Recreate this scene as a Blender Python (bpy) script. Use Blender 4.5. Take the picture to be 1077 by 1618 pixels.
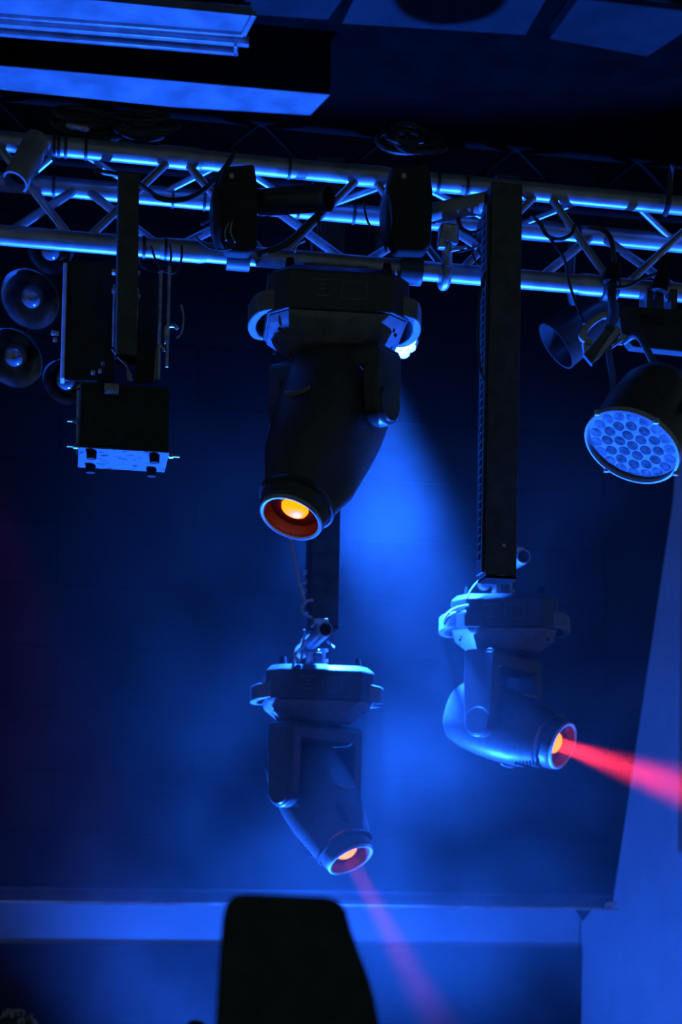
import bpy, math, random
from mathutils import Vector, Matrix
random.seed(7)
PI = math.pi
SC = bpy.context.scene
COL = SC.collection
for o in list(bpy.data.objects):
    bpy.data.objects.remove(o)

# ------------------------------------------------------------------ camera
FPX, CX, HOR, W, H = 2450.0, 538.5, 1380.0, 1077, 1618
CAM = Vector((0, 0, 1.6))
RCAM = (Matrix.Rotation(math.radians(-10), 3, 'Z') @ Matrix.Rotation(math.radians(90), 3, 'X')
        @ Matrix.Rotation(math.radians(0.9), 3, 'Z'))
cd = bpy.data.cameras.new('camera')
cam = bpy.data.objects.new('camera', cd)
COL.objects.link(cam)
cam.matrix_world = Matrix.Translation(CAM) @ RCAM.to_4x4()
cd.sensor_fit = 'VERTICAL'
cd.sensor_height = 36.0
cd.sensor_width = 36.0 * W / H
cd.lens = 36.0 * FPX / H
cd.shift_y = (HOR - H / 2) / H
cd.clip_start = 0.05
cd.dof.use_dof = True
cd.dof.focus_distance = 4.15
cd.dof.aperture_fstop = (cd.lens / 1000) / 0.020
SC.camera = cam

# ------------------------------------------------------------------ world, exposure
SC.view_settings.view_transform = 'Standard'
SC.view_settings.look = 'None'
SC.view_settings.gamma = 1.0
SC.view_settings.use_curve_mapping = False
SC.view_settings.exposure = 0.0
wd = bpy.data.worlds.new('world')
SC.world = wd
wd.use_nodes = True
wd.node_tree.nodes['Background'].inputs[0].default_value = (0.55, 0.85, 1.0, 1)
wd.node_tree.nodes['Background'].inputs[1].default_value = 0.06
try:
    SC.cycles.use_denoising = True
    SC.cycles.volume_bounces = 0
    SC.cycles.max_bounces = 5
    SC.cycles.sample_clamp_indirect = 4.0
    SC.cycles.caustics_reflective = False
    SC.cycles.caustics_refractive = False
    SC.cycles.volume_step_rate = 2.0
except Exception:
    pass


def pdir(px, py):
    return RCAM @ Vector(((px - CX) / FPX, -(py - HOR) / FPX, -1.0))


def P(px, py, Y):                      # point of the place seen at a pixel, on the plane y = Y
    d = pdir(px, py)
    return CAM + d * (Y / d.y)


def PZ(px, py, z):                     # same, on the plane z
    d = pdir(px, py)
    return CAM + d * ((z - CAM.z) / d.z)


def view_dir(px, py, r, u, t):         # world direction from right / up / towards-viewer components
    f = pdir(px, py).normalized()
    right = f.cross(Vector((0, 0, 1))).normalized()
    up = right.cross(f)
    return (right * r + up * u - f * t).normalized()


BLUE = (0.012, 0.118, 1.0)


def spot(name, loc, target, power, angle, color=BLUE, radius=0.06, blend=0.3):
    l = bpy.data.lights.new(name, 'SPOT')
    l.energy = power
    l.color = color
    l.spot_size = math.radians(angle)
    l.spot_blend = blend
    l.shadow_soft_size = radius
    o = bpy.data.objects.new(name, l)
    COL.objects.link(o)
    o.location = loc
    o.rotation_euler = (Vector(target) - Vector(loc)).to_track_quat('-Z', 'Y').to_euler()
    return o


# blue stage lamps standing on the stage floor, below the frame
spot('stage_uplight', (0.50, 5.90, 0.35), (0.76, 4.15, 3.2), 2800, 72, radius=0.05, blend=0.2)
spot('stage_uplight_right', (2.15, 5.2, 0.35), (1.35, 4.08, 3.2), 1600, 34, radius=0.05, blend=0.3)
spot('wall_uplight', (0.6, 6.52, 0.2), (1.9, 7.5, 1.5), 165, 150, radius=0.08, blend=0.6)
spot('magenta_side_lamp', P(-60, 640, 5.4), P(-40, 900, 5.4), 170, 50, color=(0.8, 0.03, 0.8), radius=0.05, blend=0.8)


spot('side_lamp', (-1.7, 4.30, 1.7), P(108, 520, 4.02), 420, 15, radius=0.05, blend=0.6)

# ------------------------------------------------------------------ materials
MAT = {}


def mat(name, col, rough=0.5, metal=0.0, noise=0.15, nscale=30.0, bump=0.0, col2=None, spec=0.5, emit=None, estr=0.0,
        rnoise=0.0, ramp=(0.35, 0.65)):
    m = bpy.data.materials.new(name)
    m.use_nodes = True
    nt = m.node_tree
    b = nt.nodes['Principled BSDF']
    tc = nt.nodes.new('ShaderNodeTexCoord')
    nz = nt.nodes.new('ShaderNodeTexNoise')
    nz.inputs['Scale'].default_value = nscale
    nz.inputs['Detail'].default_value = 4.0
    nt.links.new(tc.outputs['Object'], nz.inputs['Vector'])
    rp = nt.nodes.new('ShaderNodeValToRGB')
    c2 = col2 or tuple(c * (1 - noise) for c in col)
    c1 = tuple(min(1, c * (1 + noise)) for c in col)
    rp.color_ramp.elements[0].position = ramp[0]
    rp.color_ramp.elements[1].position = ramp[1]
    rp.color_ramp.elements[0].color = (*c2, 1)
    rp.color_ramp.elements[1].color = (*c1, 1)
    nt.links.new(nz.outputs['Fac'], rp.inputs['Fac'])
    nt.links.new(rp.outputs['Color'], b.inputs['Base Color'])
    b.inputs['Roughness'].default_value = rough
    b.inputs['Metallic'].default_value = metal
    b.inputs['Specular IOR Level'].default_value = spec
    if rnoise:
        mr = nt.nodes.new('ShaderNodeMapRange')
        mr.inputs['To Min'].default_value = max(0.02, rough - rnoise)
        mr.inputs['To Max'].default_value = rough + rnoise
        nt.links.new(nz.outputs['Fac'], mr.inputs['Value'])
        nt.links.new(mr.outputs['Result'], b.inputs['Roughness'])
    if bump:
        bp = nt.nodes.new('ShaderNodeBump')
        bp.inputs['Strength'].default_value = bump
        bp.inputs['Distance'].default_value = 0.01
        nt.links.new(nz.outputs['Fac'], bp.inputs['Height'])
        nt.links.new(bp.outputs['Normal'], b.inputs['Normal'])
    if emit:
        b.inputs['Emission Color'].default_value = (*emit, 1)
        b.inputs['Emission Strength'].default_value = estr
    MAT[name] = m
    return m


mat('black_plastic', (0.06, 0.06, 0.063), 0.42, 0, 0.12, 60, 0.03, rnoise=0.06)
mat('black_gloss', (0.06, 0.06, 0.065), 0.25, 0, 0.1, 40)
mat('black_matte', (0.045, 0.05, 0.05), 0.75, 0, 0.2, 30, 0.05, spec=0.2)
mat('black_steel', (0.07, 0.075, 0.08), 0.5, 0, 0.25, 25, 0.03)
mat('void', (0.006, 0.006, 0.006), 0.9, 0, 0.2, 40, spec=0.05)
mat('rubber', (0.02, 0.02, 0.02), 0.8, 0, 0.2, 40, spec=0.2)
mat('aluminium', (0.46, 0.47, 0.50), 0.38, 0.55, 0.18, 18, 0.02, rnoise=0.08)
mat('worn_steel', (0.5, 0.5, 0.53), 0.4, 0.7, 0.35, 40, 0.1, rnoise=0.1)
mat('grey_paint', (0.42, 0.43, 0.46), 0.5, 0, 0.15, 30, 0.02)
mat('mid_grey', (0.2, 0.205, 0.22), 0.45, 0, 0.15, 30, 0.02)
mat('cable_black', (0.04, 0.04, 0.045), 0.45, 0, 0.1, 50)
mat('cable_pale', (0.6, 0.6, 0.64), 0.45, 0, 0.1, 50)
mat('spotted_plate', (0.15, 0.155, 0.17), 0.5, 0, 0.1, 45, 0.0, col2=(0.03, 0.03, 0.035), ramp=(0.37, 0.41), spec=0.1)
mat('board_paint', (0.011, 0.013, 0.017), 0.75, 0, 0.35, 3.5, 0.08, spec=0.15)
mat('trim_paint', (0.07, 0.08, 0.10), 0.55, 0, 0.3, 8, 0.05)
mat('pale_trim', (0.7, 0.72, 0.75), 0.45, 0, 0.25, 12, 0.05)
mat('wall_pale', (0.55, 0.56, 0.6), 0.8, 0, 0.06, 4, 0.05, spec=0.2)
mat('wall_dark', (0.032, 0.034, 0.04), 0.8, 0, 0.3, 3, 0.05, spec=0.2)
mat('ceiling_black', (0.004, 0.0042, 0.0042), 0.9, 0, 0.3, 6, 0.05, spec=0.02)
mat('ceiling_panel', (0.02, 0.022, 0.026), 0.8, 0, 0.25, 6, 0.05, spec=0.2)
mat('soffit_paint', (0.20, 0.21, 0.23), 0.7, 0, 0.25, 7, 0.1, spec=0.2)
mat('floor_black', (0.02, 0.02, 0.022), 0.6, 0, 0.3, 5, 0.05)
mat('lens_orange', (0.3, 0.05, 0.01), 0.3, 0, 0.0, 10, emit=(1.0, 0.20, 0.0), estr=2.8)
mat('lens_dark', (0.06, 0.012, 0.008), 0.15, 0, 0.2, 40)
mat('tube_red', (0.16, 0.02, 0.012), 0.4, 0, 0.2, 30)
mat('led_white', (0.8, 0.8, 0.8), 0.3, 0, 0.0, 10, emit=(0.30, 0.75, 1.0), estr=2.2)
mat('led_cell', (0.07, 0.073, 0.08), 0.8, 0, 0.5, 90, spec=0.05)
mat('led_cell_pale', (0.14, 0.145, 0.16), 0.8, 0, 0.4, 60, spec=0.05)
mat('par_face', (0.30, 0.305, 0.32), 0.8, 0, 0.12, 20, 0.02, spec=0.05)
mat('reflector', (0.42, 0.44, 0.5), 0.22, 0.9, 0.4, 25, 0.15)
mat('bulb_glass', (0.35, 0.37, 0.45), 0.08, 0.6, 0.2, 30)
mat('print_grey', (0.16, 0.17, 0.2), 0.6, 0, 0.1, 30)
mat('foil', (0.3, 0.31, 0.35), 0.3, 0.5, 0.4, 60, 0.3)


# ------------------------------------------------------------------ mesh builder
class MB:
    def __init__(s):
        s.v, s.f = [], []

    def add(s, verts, faces):
        n = len(s.v)
        s.v += [Vector(p) for p in verts]
        s.f += [tuple(i + n for i in f) for f in faces]
        return s

    def box(s, c, size, m=None):
        x, y, z = (k / 2 for k in size)
        pts = [Vector((a * x, b * y, d * z)) for a in (-1, 1) for b in (-1, 1) for d in (-1, 1)]
        m = m or Matrix.Identity(3)
        return s.add([Vector(c) + m @ p for p in pts],
                     [(0, 1, 3, 2), (4, 6, 7, 5), (0, 4, 5, 1), (2, 3, 7, 6), (0, 2, 6, 4), (1, 5, 7, 3)])

    def hexa(s, low, high):            # two quads
        n = len(low)
        fs = [tuple(reversed(range(n))), tuple(range(n, 2 * n))]
        fs += [(i, (i + 1) % n, n + (i + 1) % n, n + i) for i in range(n)]
        return s.add(list(low) + list(high), fs)

    def prism(s, poly, vec):
        return s.hexa([Vector(p) for p in poly], [Vector(p) + Vector(vec) for p in poly])

    def cyl(s, p0, p1, r0, r1=None, n=16, caps=True):
        return s.sweep([p0, p1], [r0, r0 if r1 is None else r1], n, caps)

    def sweep(s, pts, rad, n=10, caps=True):
        pts = [Vector(p) for p in pts]
        if not isinstance(rad, (list, tuple)):
            rad = [rad] * len(pts)
        vs, fs = [], []
        ref = None
        for i, p in enumerate(pts):
            a = pts[max(0, i - 1)]
            b = pts[min(len(pts) - 1, i + 1)]
            t = (b - a).normalized()
            if ref is None:
                ref = t.orthogonal().normalized()
            ref = (ref - t * ref.dot(t))
            ref = ref.normalized() if ref.length > 1e-6 else t.orthogonal().normalized()
            w = t.cross(ref)
            for k in range(n):
                an = 2 * PI * k / n
                vs.append(p + (ref * math.cos(an) + w * math.sin(an)) * rad[i])
        for i in range(len(pts) - 1):
            for k in range(n):
                fs.append((i * n + k, i * n + (k + 1) % n, (i + 1) * n + (k + 1) % n, (i + 1) * n + k))
        if caps:
            fs.append(tuple(reversed(range(n))))
            fs.append(tuple((len(pts) - 1) * n + k for k in range(n)))
        return s.add(vs, fs)

    def lathe(s, prof, org, axis, n=32, xdir=None, sx=1.0, power=2.0, caps=True):
        """prof: (r, s) pairs along axis; superellipse cross-section"""
        axis = Vector(axis).normalized()
        x = Vector(xdir) if xdir else axis.orthogonal()
        x = (x - axis * x.dot(axis)).normalized()
        y = axis.cross(x)
        vs, fs = [], []
        for r, t in prof:
            for k in range(n):
                an = 2 * PI * k / n
                c, q = math.cos(an), math.sin(an)
                cc = math.copysign(abs(c) ** (2 / power), c) * r * sx
                qq = math.copysign(abs(q) ** (2 / power), q) * r
                vs.append(Vector(org) + axis * t + x * cc + y * qq)
        for i in range(len(prof) - 1):
            for k in range(n):
                fs.append((i * n + k, i * n + (k + 1) % n, (i + 1) * n + (k + 1) % n, (i + 1) * n + k))
        if caps:
            fs.append(tuple(reversed(range(n))))
            fs.append(tuple((len(prof) - 1) * n + k for k in range(n)))
        return s.add(vs, fs)

    def ball(s, c, r, n=12, m=8, sz=1.0):
        prof = [(max(1e-4, r * math.sin(PI * i / m)), -r * sz * math.cos(PI * i / m)) for i in range(m + 1)]
        return s.lathe(prof, c, (0, 0, 1), n)

    def xf(s, M):
        s.v = [M @ p for p in s.v]
        return s

    def build(s, name, material, parent=None, org=None, smooth=True, bev=0.0, angle=38):
        """parent: vertices are given in world space (or thing space when org is None and parent is a thing)"""
        off = Vector(org) if org is not None else Vector((0, 0, 0))
        me = bpy.data.meshes.new(name)
        me.from_pydata([p - off for p in s.v], [], s.f)
        me.validate()
        me.update()
        import bmesh
        bm = bmesh.new()
        bm.from_mesh(me)
        bmesh.ops.recalc_face_normals(bm, faces=bm.faces)
        bm.to_mesh(me)
        bm.free()
        if smooth:
            me.shade_smooth()
            me.set_sharp_from_angle(angle=math.radians(angle))
        me.materials.append(MAT[material])
        o = bpy.data.objects.new(name, me)
        COL.objects.link(o)
        if parent is not None:
            o.parent = parent
        elif org is not None:
            o.location = off
        if bev:
            b = o.modifiers.new('bevel', 'BEVEL')
            b.width = bev
            b.segments = 2
            b.limit_method = 'ANGLE'
            b.angle_limit = math.radians(40)
        return o


def tag(o, label, cat, group=None):
    o['label'] = label
    o['category'] = cat
    if group:
        o['group'] = group
    return o


def thing(name, label, cat, loc, group=None):
    o = bpy.data.objects.new(name, None)
    o.empty_display_size = 0.05
    COL.objects.link(o)
    o.location = loc
    return tag(o, label, cat, group)


def struct(o):
    o['kind'] = 'structure'
    return o


def smooth_path(pts, k=6):
    pts = [Vector(p) for p in pts]
    out = []
    for i in range(len(pts) - 1):
        p0, p1, p2, p3 = pts[max(0, i - 1)], pts[i], pts[i + 1], pts[min(len(pts) - 1, i + 2)]
        for j in range(k):
            t = j / k
            out.append(0.5 * ((2 * p1) + (p2 - p0) * t + (2 * p0 - 5 * p1 + 4 * p2 - p3) * t * t
                              + (3 * p1 - p0 - 3 * p2 + p3) * t ** 3))
    out.append(pts[-1])
    return out


# ------------------------------------------------------------------ room shell
YB = 6.30                     # face of the boarded bulkhead
XR = 2.62                     # right wall
ZC = 4.66                     # ceiling
struct(MB().box((0.3, 4.0, -0.05), (6.2, 8.4, 0.1)).build('floor', 'floor_black'))
CEIL = struct(MB().box((0.3, 4.6, ZC + 0.06), (6.2, 5.2, 0.12)).build('ceiling', 'ceiling_black'))
WR = struct(MB().box((XR + 0.06, 6.85, 2.3), (0.12, 1.9, 4.6)).build('wall_right', 'wall_pale'))
# far wall seen under the bulkhead, pale band above a darker, slightly proud lower slab
YF = 7.68
struct(MB().box((0.31, YF + 0.06, 1.4), (4.60, 0.12, 2.8)).build('wall_far', 'wall_pale'))
zlow = P(200, 1493, YF - 0.03).z
struct(MB().box((0.31, YF - 0.015, zlow / 2), (4.59, 0.03, zlow)).build('wall_far_lower', 'wall_dark'))

# bulkhead with slanted right end, boards in rows
zb = P(500, 1433, YB).z                # underside
e0 = P(968, 1430, YB)
e1 = P(981, 1345, YB)
e2 = P(1064, 790, YB)


def xend(z):                           # slanted free end of the bulkhead
    if z <= e1.z:
        t = (z - e0.z) / (e1.z - e0.z)
        x = e0.x + (e1.x - e0.x) * t
    else:
        x = e1.x + (e2.x - e1.x) * (z - e1.z) / (e2.z - e1.z)
    return min(x, XR - 0.004)


XL = -1.9
ztop = ZC - 0.002
zs = [zb, e1.z, e1.z + (e2.z - e1.z) * 0.5, e2.z, ztop]
poly = [Vector((XL, YB + 0.03, zb)), *[Vector((xend(z) - 0.004, YB + 0.03, z)) for z in zs], Vector((XL, YB + 0.03, ztop))]
BULK = struct(MB().prism(poly, (0, 0.10, 0)).build('wall_back', 'board_paint'))
# smooth end strip right of the boards
xs0, xs1 = P(966, 1380, YB).x, P(956, 800, YB).x


def xstrip(z):
    return min(xs0 + (xs1 - xs0) * (z - zb) / (e2.z - zb), XR - 0.05)


sp = [Vector((xstrip(z), YB + 0.03, z)) for z in (zb + 0.004, e1.z, e2.z)] + [Vector((xstrip(ztop), YB + 0.03, ztop))]
sq = [Vector((xend(z), YB + 0.03, z)) for z in (zb + 0.004, e1.z, e2.z, ztop)]
MB().prism(sp + sq[::-1], (0, -0.022, 0)).build('end_strip', 'board_paint', BULK)
zr = P(300, 1318, YB).z
rowh = (P(300, 1125, YB).z - P(300, 1318, YB).z) / 2
row = 0
z = zr
while z < ztop - 0.02:
    z1 = min(z + rowh, ztop - 0.003)
    x = XL + (0.55 if row % 2 else 0.0) - 0.6
    while x < XR:
        a, b = max(x, XL), x + 1.22
        lim0, lim1 = xstrip(z) - 0.004, xstrip(z1) - 0.004
        if a < min(lim0, lim1) - 0.03:
            g = 0.0025
            p = -random.uniform(0.010, 0.018)
            MB().prism([Vector((a + g, YB + 0.03, z + g)), Vector((min(b, lim0) - g, YB + 0.03, z + g)),
                        Vector((min(b, lim1) - g, YB + 0.03, z1 - g)), Vector((a + g, YB + 0.03, z1 - g))],
                       (0, p, 0)).build('board', 'board_paint', BULK, bev=0.003)
        x += 1.22
    row += 1
    z = z1
# fascia and mouldings along the bottom of the bulkhead
zf0 = P(300, 1404, YB).z
xe = P(964, 1380, YB).x
MB().box(((XL + xe) / 2, YB + 0.015, (zr + zf0) / 2), (xe - XL, 0.03, zr - zf0 - 0.006)).build('fascia_board', 'board_paint', BULK, bev=0.004)
T1 = struct(MB().box(((XL + xe) / 2, YB - 0.006, P(300, 1408, YB).z), (xe - XL, 0.05, 0.020)).build('trim_1', 'trim_paint', bev=0.005))
T2 = struct(MB().box(((XL + xe) / 2, YB + 0.002, (zb + zf0) / 2 - 0.004), (xe - XL, 0.04, 0.045)).build('trim_2', 'trim_paint', bev=0.004))
xe2 = P(972, 1430, YB).x
T3 = struct(MB().box(((XL + xe2) / 2, YB - 0.004, zb + 0.006), (xe2 - XL, 0.055, 0.012)).build('trim_3', 'pale_trim', bev=0.003))
# crumpled tape at the free end and a loose flap under the edge
q = P(968, 1429, YB - 0.05)
tp = MB()
tp.hexa([q + Vector((-0.035, 0, -0.012)), q + Vector((0.012, 0, -0.006)), q + Vector((0.016, 0.03, -0.004)), q + Vector((-0.03, 0.03, -0.012))],
        [q + Vector((-0.020, 0.004, 0.008)), q + Vector((0.020, 0, 0.012)), q + Vector((0.022, 0.03, 0.012)), q + Vector((-0.02, 0.03, 0.010))])
tag(tp.build('tape_wrap', 'pale_trim', org=q), 'pale crumpled tape wrapped round the free end of the bulkhead edge', 'tape')
q = P(920, 1446, YB - 0.03)
fl = [P(908, 1437, YB), P(935, 1437, YB), P(921, 1455, YB)]
tag(MB().prism(fl, (0, 0.006, 0)).build('cloth_flap', 'black_matte', org=q), 'small dark triangular flap hanging below the bulkhead edge', 'flap')

# ceiling pieces
def ceil_poly(name, pix, z, th, material, parent=CEIL, bev=0.004):
    return MB().prism([PZ(x, y, z) for x, y in pix], (0, 0, th)).build(name, material, parent, bev=bev)


def ceil_bar(name, a, b, z, w, h, material, parent=CEIL):
    p, q = PZ(*a, z), PZ(*b, z)
    d = (q - p).normalized()
    n = Vector((0, 0, 1)).cross(d)
    return MB().hexa([p - n * w / 2, q - n * w / 2, q + n * w / 2, p + n * w / 2],
                     [p - n * w / 2 + Vector((0, 0, h)), q - n * w / 2 + Vector((0, 0, h)), q + n * w / 2 + Vector((0, 0, h)), p + n * w / 2 + Vector((0, 0, h))]
                     ).build(name, material, parent, bev=0.002)


ceil_poly('ceiling_panel', [(573, -30), (880, -30), (830, 56), (540, 38)], ZC - 0.06, 0.055, 'ceiling_panel')
ceil_poly('ceiling_panel', [(935, -30), (1130, 20), (1022, 90), (868, 62)], ZC - 0.06, 0.055, 'ceiling_panel')
ceil_poly('ceiling_panel', [(150, -30), (555, -20), (518, 32), (400, 24), (120, 0)], ZC - 0.03, 0.027, 'ceiling_panel')
sof = ceil_poly('soffit_beam', [(-60, 98), (522, 149), (490, 183), (-60, 150)], ZC - 0.22, 0.215, 'ceiling_black')
MB().prism([PZ(x, y, ZC - 0.224) for x, y in [(-60, 99), (521, 150), (490, 182), (-60, 149)]], (0, 0, 0.004)).build('soffit_lit_underside', 'soffit_paint', sof)  # lit underside put in as a pale plate; body black for the unlit front
hz = ZC - 0.14
hatch = tag(MB().prism([PZ(x, y, hz) for x, y in [(-60, -30), (115, -3), (398, 25), (383, 56), (-60, 22)]], (0, 0, 0.03)).build(
    'hatch_panel', 'soffit_paint', org=PZ(200, 30, hz)), 'pale flat hatch panel with metal rails under the ceiling, top left', 'hatch')
horg = PZ(200, 30, hz)


def hbar(name, a, b, z, w, h, material):
    p, q = PZ(*a, z), PZ(*b, z)
    d = (q - p).normalized()
    n = Vector((0, 0, 1)).cross(d)
    up = Vector((0, 0, h))
    MB().hexa([p - n * w / 2, q - n * w / 2, q + n * w / 2, p + n * w / 2],
              [p - n * w / 2 + up, q - n * w / 2 + up, q + n * w / 2 + up, p + n * w / 2 + up]).build(name, material, hatch, org=horg, bev=0.002)


hbar('side_rail', (401, 26), (384, 58), hz - 0.012, 0.018, 0.02, 'aluminium')
hbar('front_rail', (-60, 24), (384, 58), hz - 0.012, 0.014, 0.02, 'aluminium')
hbar('track_rail', (-60, 36), (393, 73), hz - 0.03, 0.022, 0.03, 'aluminium')
hbar('track_rail', (-60, 51), (376, 87), hz - 0.045, 0.018, 0.03, 'aluminium')
hbar('hanger', (-20, 40), (-20, 54), hz - 0.03, 0.03, 0.04, 'black_steel')
hbar('end_clip', (372, 74), (372, 88), hz - 0.045, 0.012, 0.05, 'aluminium')


# ------------------------------------------------------------------ trusses
def vec_at(px, py, Y):
    return P(px, py, Y)


YA, YBc, YCc = 4.05, 4.14, 4.26
zA, zBc, zCc = P(538, 417, YA).z, P(538, 274, YBc).z, P(538, 336, YCc).z
torg = Vector((0.7, 4.1, zA))
TR = thing('lighting_truss', 'silver tubular lighting truss spanning the width in front, fixtures clamped along it', 'truss', torg)
RC = 0.0255
for yy, zz in ((YA, zA), (YBc, zBc), (YCc, zCc)):
    MB().cyl((-1.6, yy, zz), (2.5, yy, zz), RC, n=24).build('chord', 'aluminium', TR, org=torg)


def zig(ya, za, yb, zb_, nodes, r=0.0105):
    """nodes: list of (px on chord a, px on chord b)"""
    pts = []
    for (kind, px) in nodes:
        if kind == 'a':
            X = P(px, 350, ya).x
            pts.append(Vector((X, ya, za)))
        else:
            X = P(px, 350, yb).x
            pts.append(Vector((X, yb, zb_)))
    for i in range(len(pts) - 1):
        a, b = pts[i], pts[i + 1]
        d = (b - a).normalized()
        side = Vector((0.012 if d.x > 0 else -0.012, 0, 0))
        MB().cyl(a + side + d * 0.015, b - side * 1.0 - d * 0.015, r, n=12).build('brace', 'aluminium', TR, org=torg)


zig(YA, zA, YBc, zBc, [('b', -310), ('a', -165), ('b', -20), ('a', 125), ('b', 279), ('a', 430), ('b', 577), ('a', 716), ('b', 857), ('a', 978), ('b', 1125), ('a', 1250)])
zig(YA, zA, YCc, zCc, [('a', -290), ('b', -150), ('a', 0), ('b', 128), ('a', 265), ('b', 420), ('a', 562), ('b', 690), ('a', 842), ('b', 943), ('a', 1085), ('b', 1200)], 0.0115)
zig(YCc, zCc, YBc, zBc, [('b', -200), ('a', -110), ('a', 25), ('b', 108), ('a', 240), ('b', 360), ('a', 490), ('b', 640), ('a', 800), ('b', 938), ('b', 990), ('a', 1075), ('b', 1200)], 0.009)
for ch, px in ((1, 84), (1, 91), (1, 102), (1, 134), (2, 84), (2, 272), (2, 322), (2, 470), (2, 558), (2, 912), (0, 228), (0, 262), (1, 455), (1, 690), (1, 735)):
    yy, zz = ((YA, zA), (YBc, zBc), (YCc, zCc))[ch]
    X = P(px, 350, yy).x
    MB().cyl((X - 0.004, yy, zz), (X + 0.004, yy, zz), RC + 0.003, n=20).build('cable_tie', 'cable_black', TR, org=torg)
for ch, px in ((0, 290), (0, 945), (1, 282), (1, 580), (2, 850)):      # welded sleeves at the section joints
    yy, zz = ((YA, zA), (YBc, zBc), (YCc, zCc))[ch]
    X = P(px, 350, yy).x
    MB().sweep([(X - 0.06, yy, zz), (X - 0.045, yy, zz), (X + 0.045, yy, zz), (X + 0.06, yy, zz)], [RC + 0.0005, RC + 0.003, RC + 0.003, RC + 0.0005], 20
               ).build('sleeve', 'aluminium', TR, org=torg)

# rear ladder truss, dim, higher and further back
YR = 5.16
zr1, zr2 = P(600, 211, YR).z, P(600, 300, YR).z
rorg = Vector((0.7, YR, zr1))
T2r = thing('rear_truss', 'dim thinner truss further back, just above the front truss', 'truss', rorg)
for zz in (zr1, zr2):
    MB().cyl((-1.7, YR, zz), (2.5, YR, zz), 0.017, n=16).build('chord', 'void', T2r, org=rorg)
X = -1.6
k = 0
while X < 2.3:
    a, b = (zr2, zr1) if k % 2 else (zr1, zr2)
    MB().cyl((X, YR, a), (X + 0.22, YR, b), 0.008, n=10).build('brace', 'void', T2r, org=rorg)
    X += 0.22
    k += 1


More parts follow.
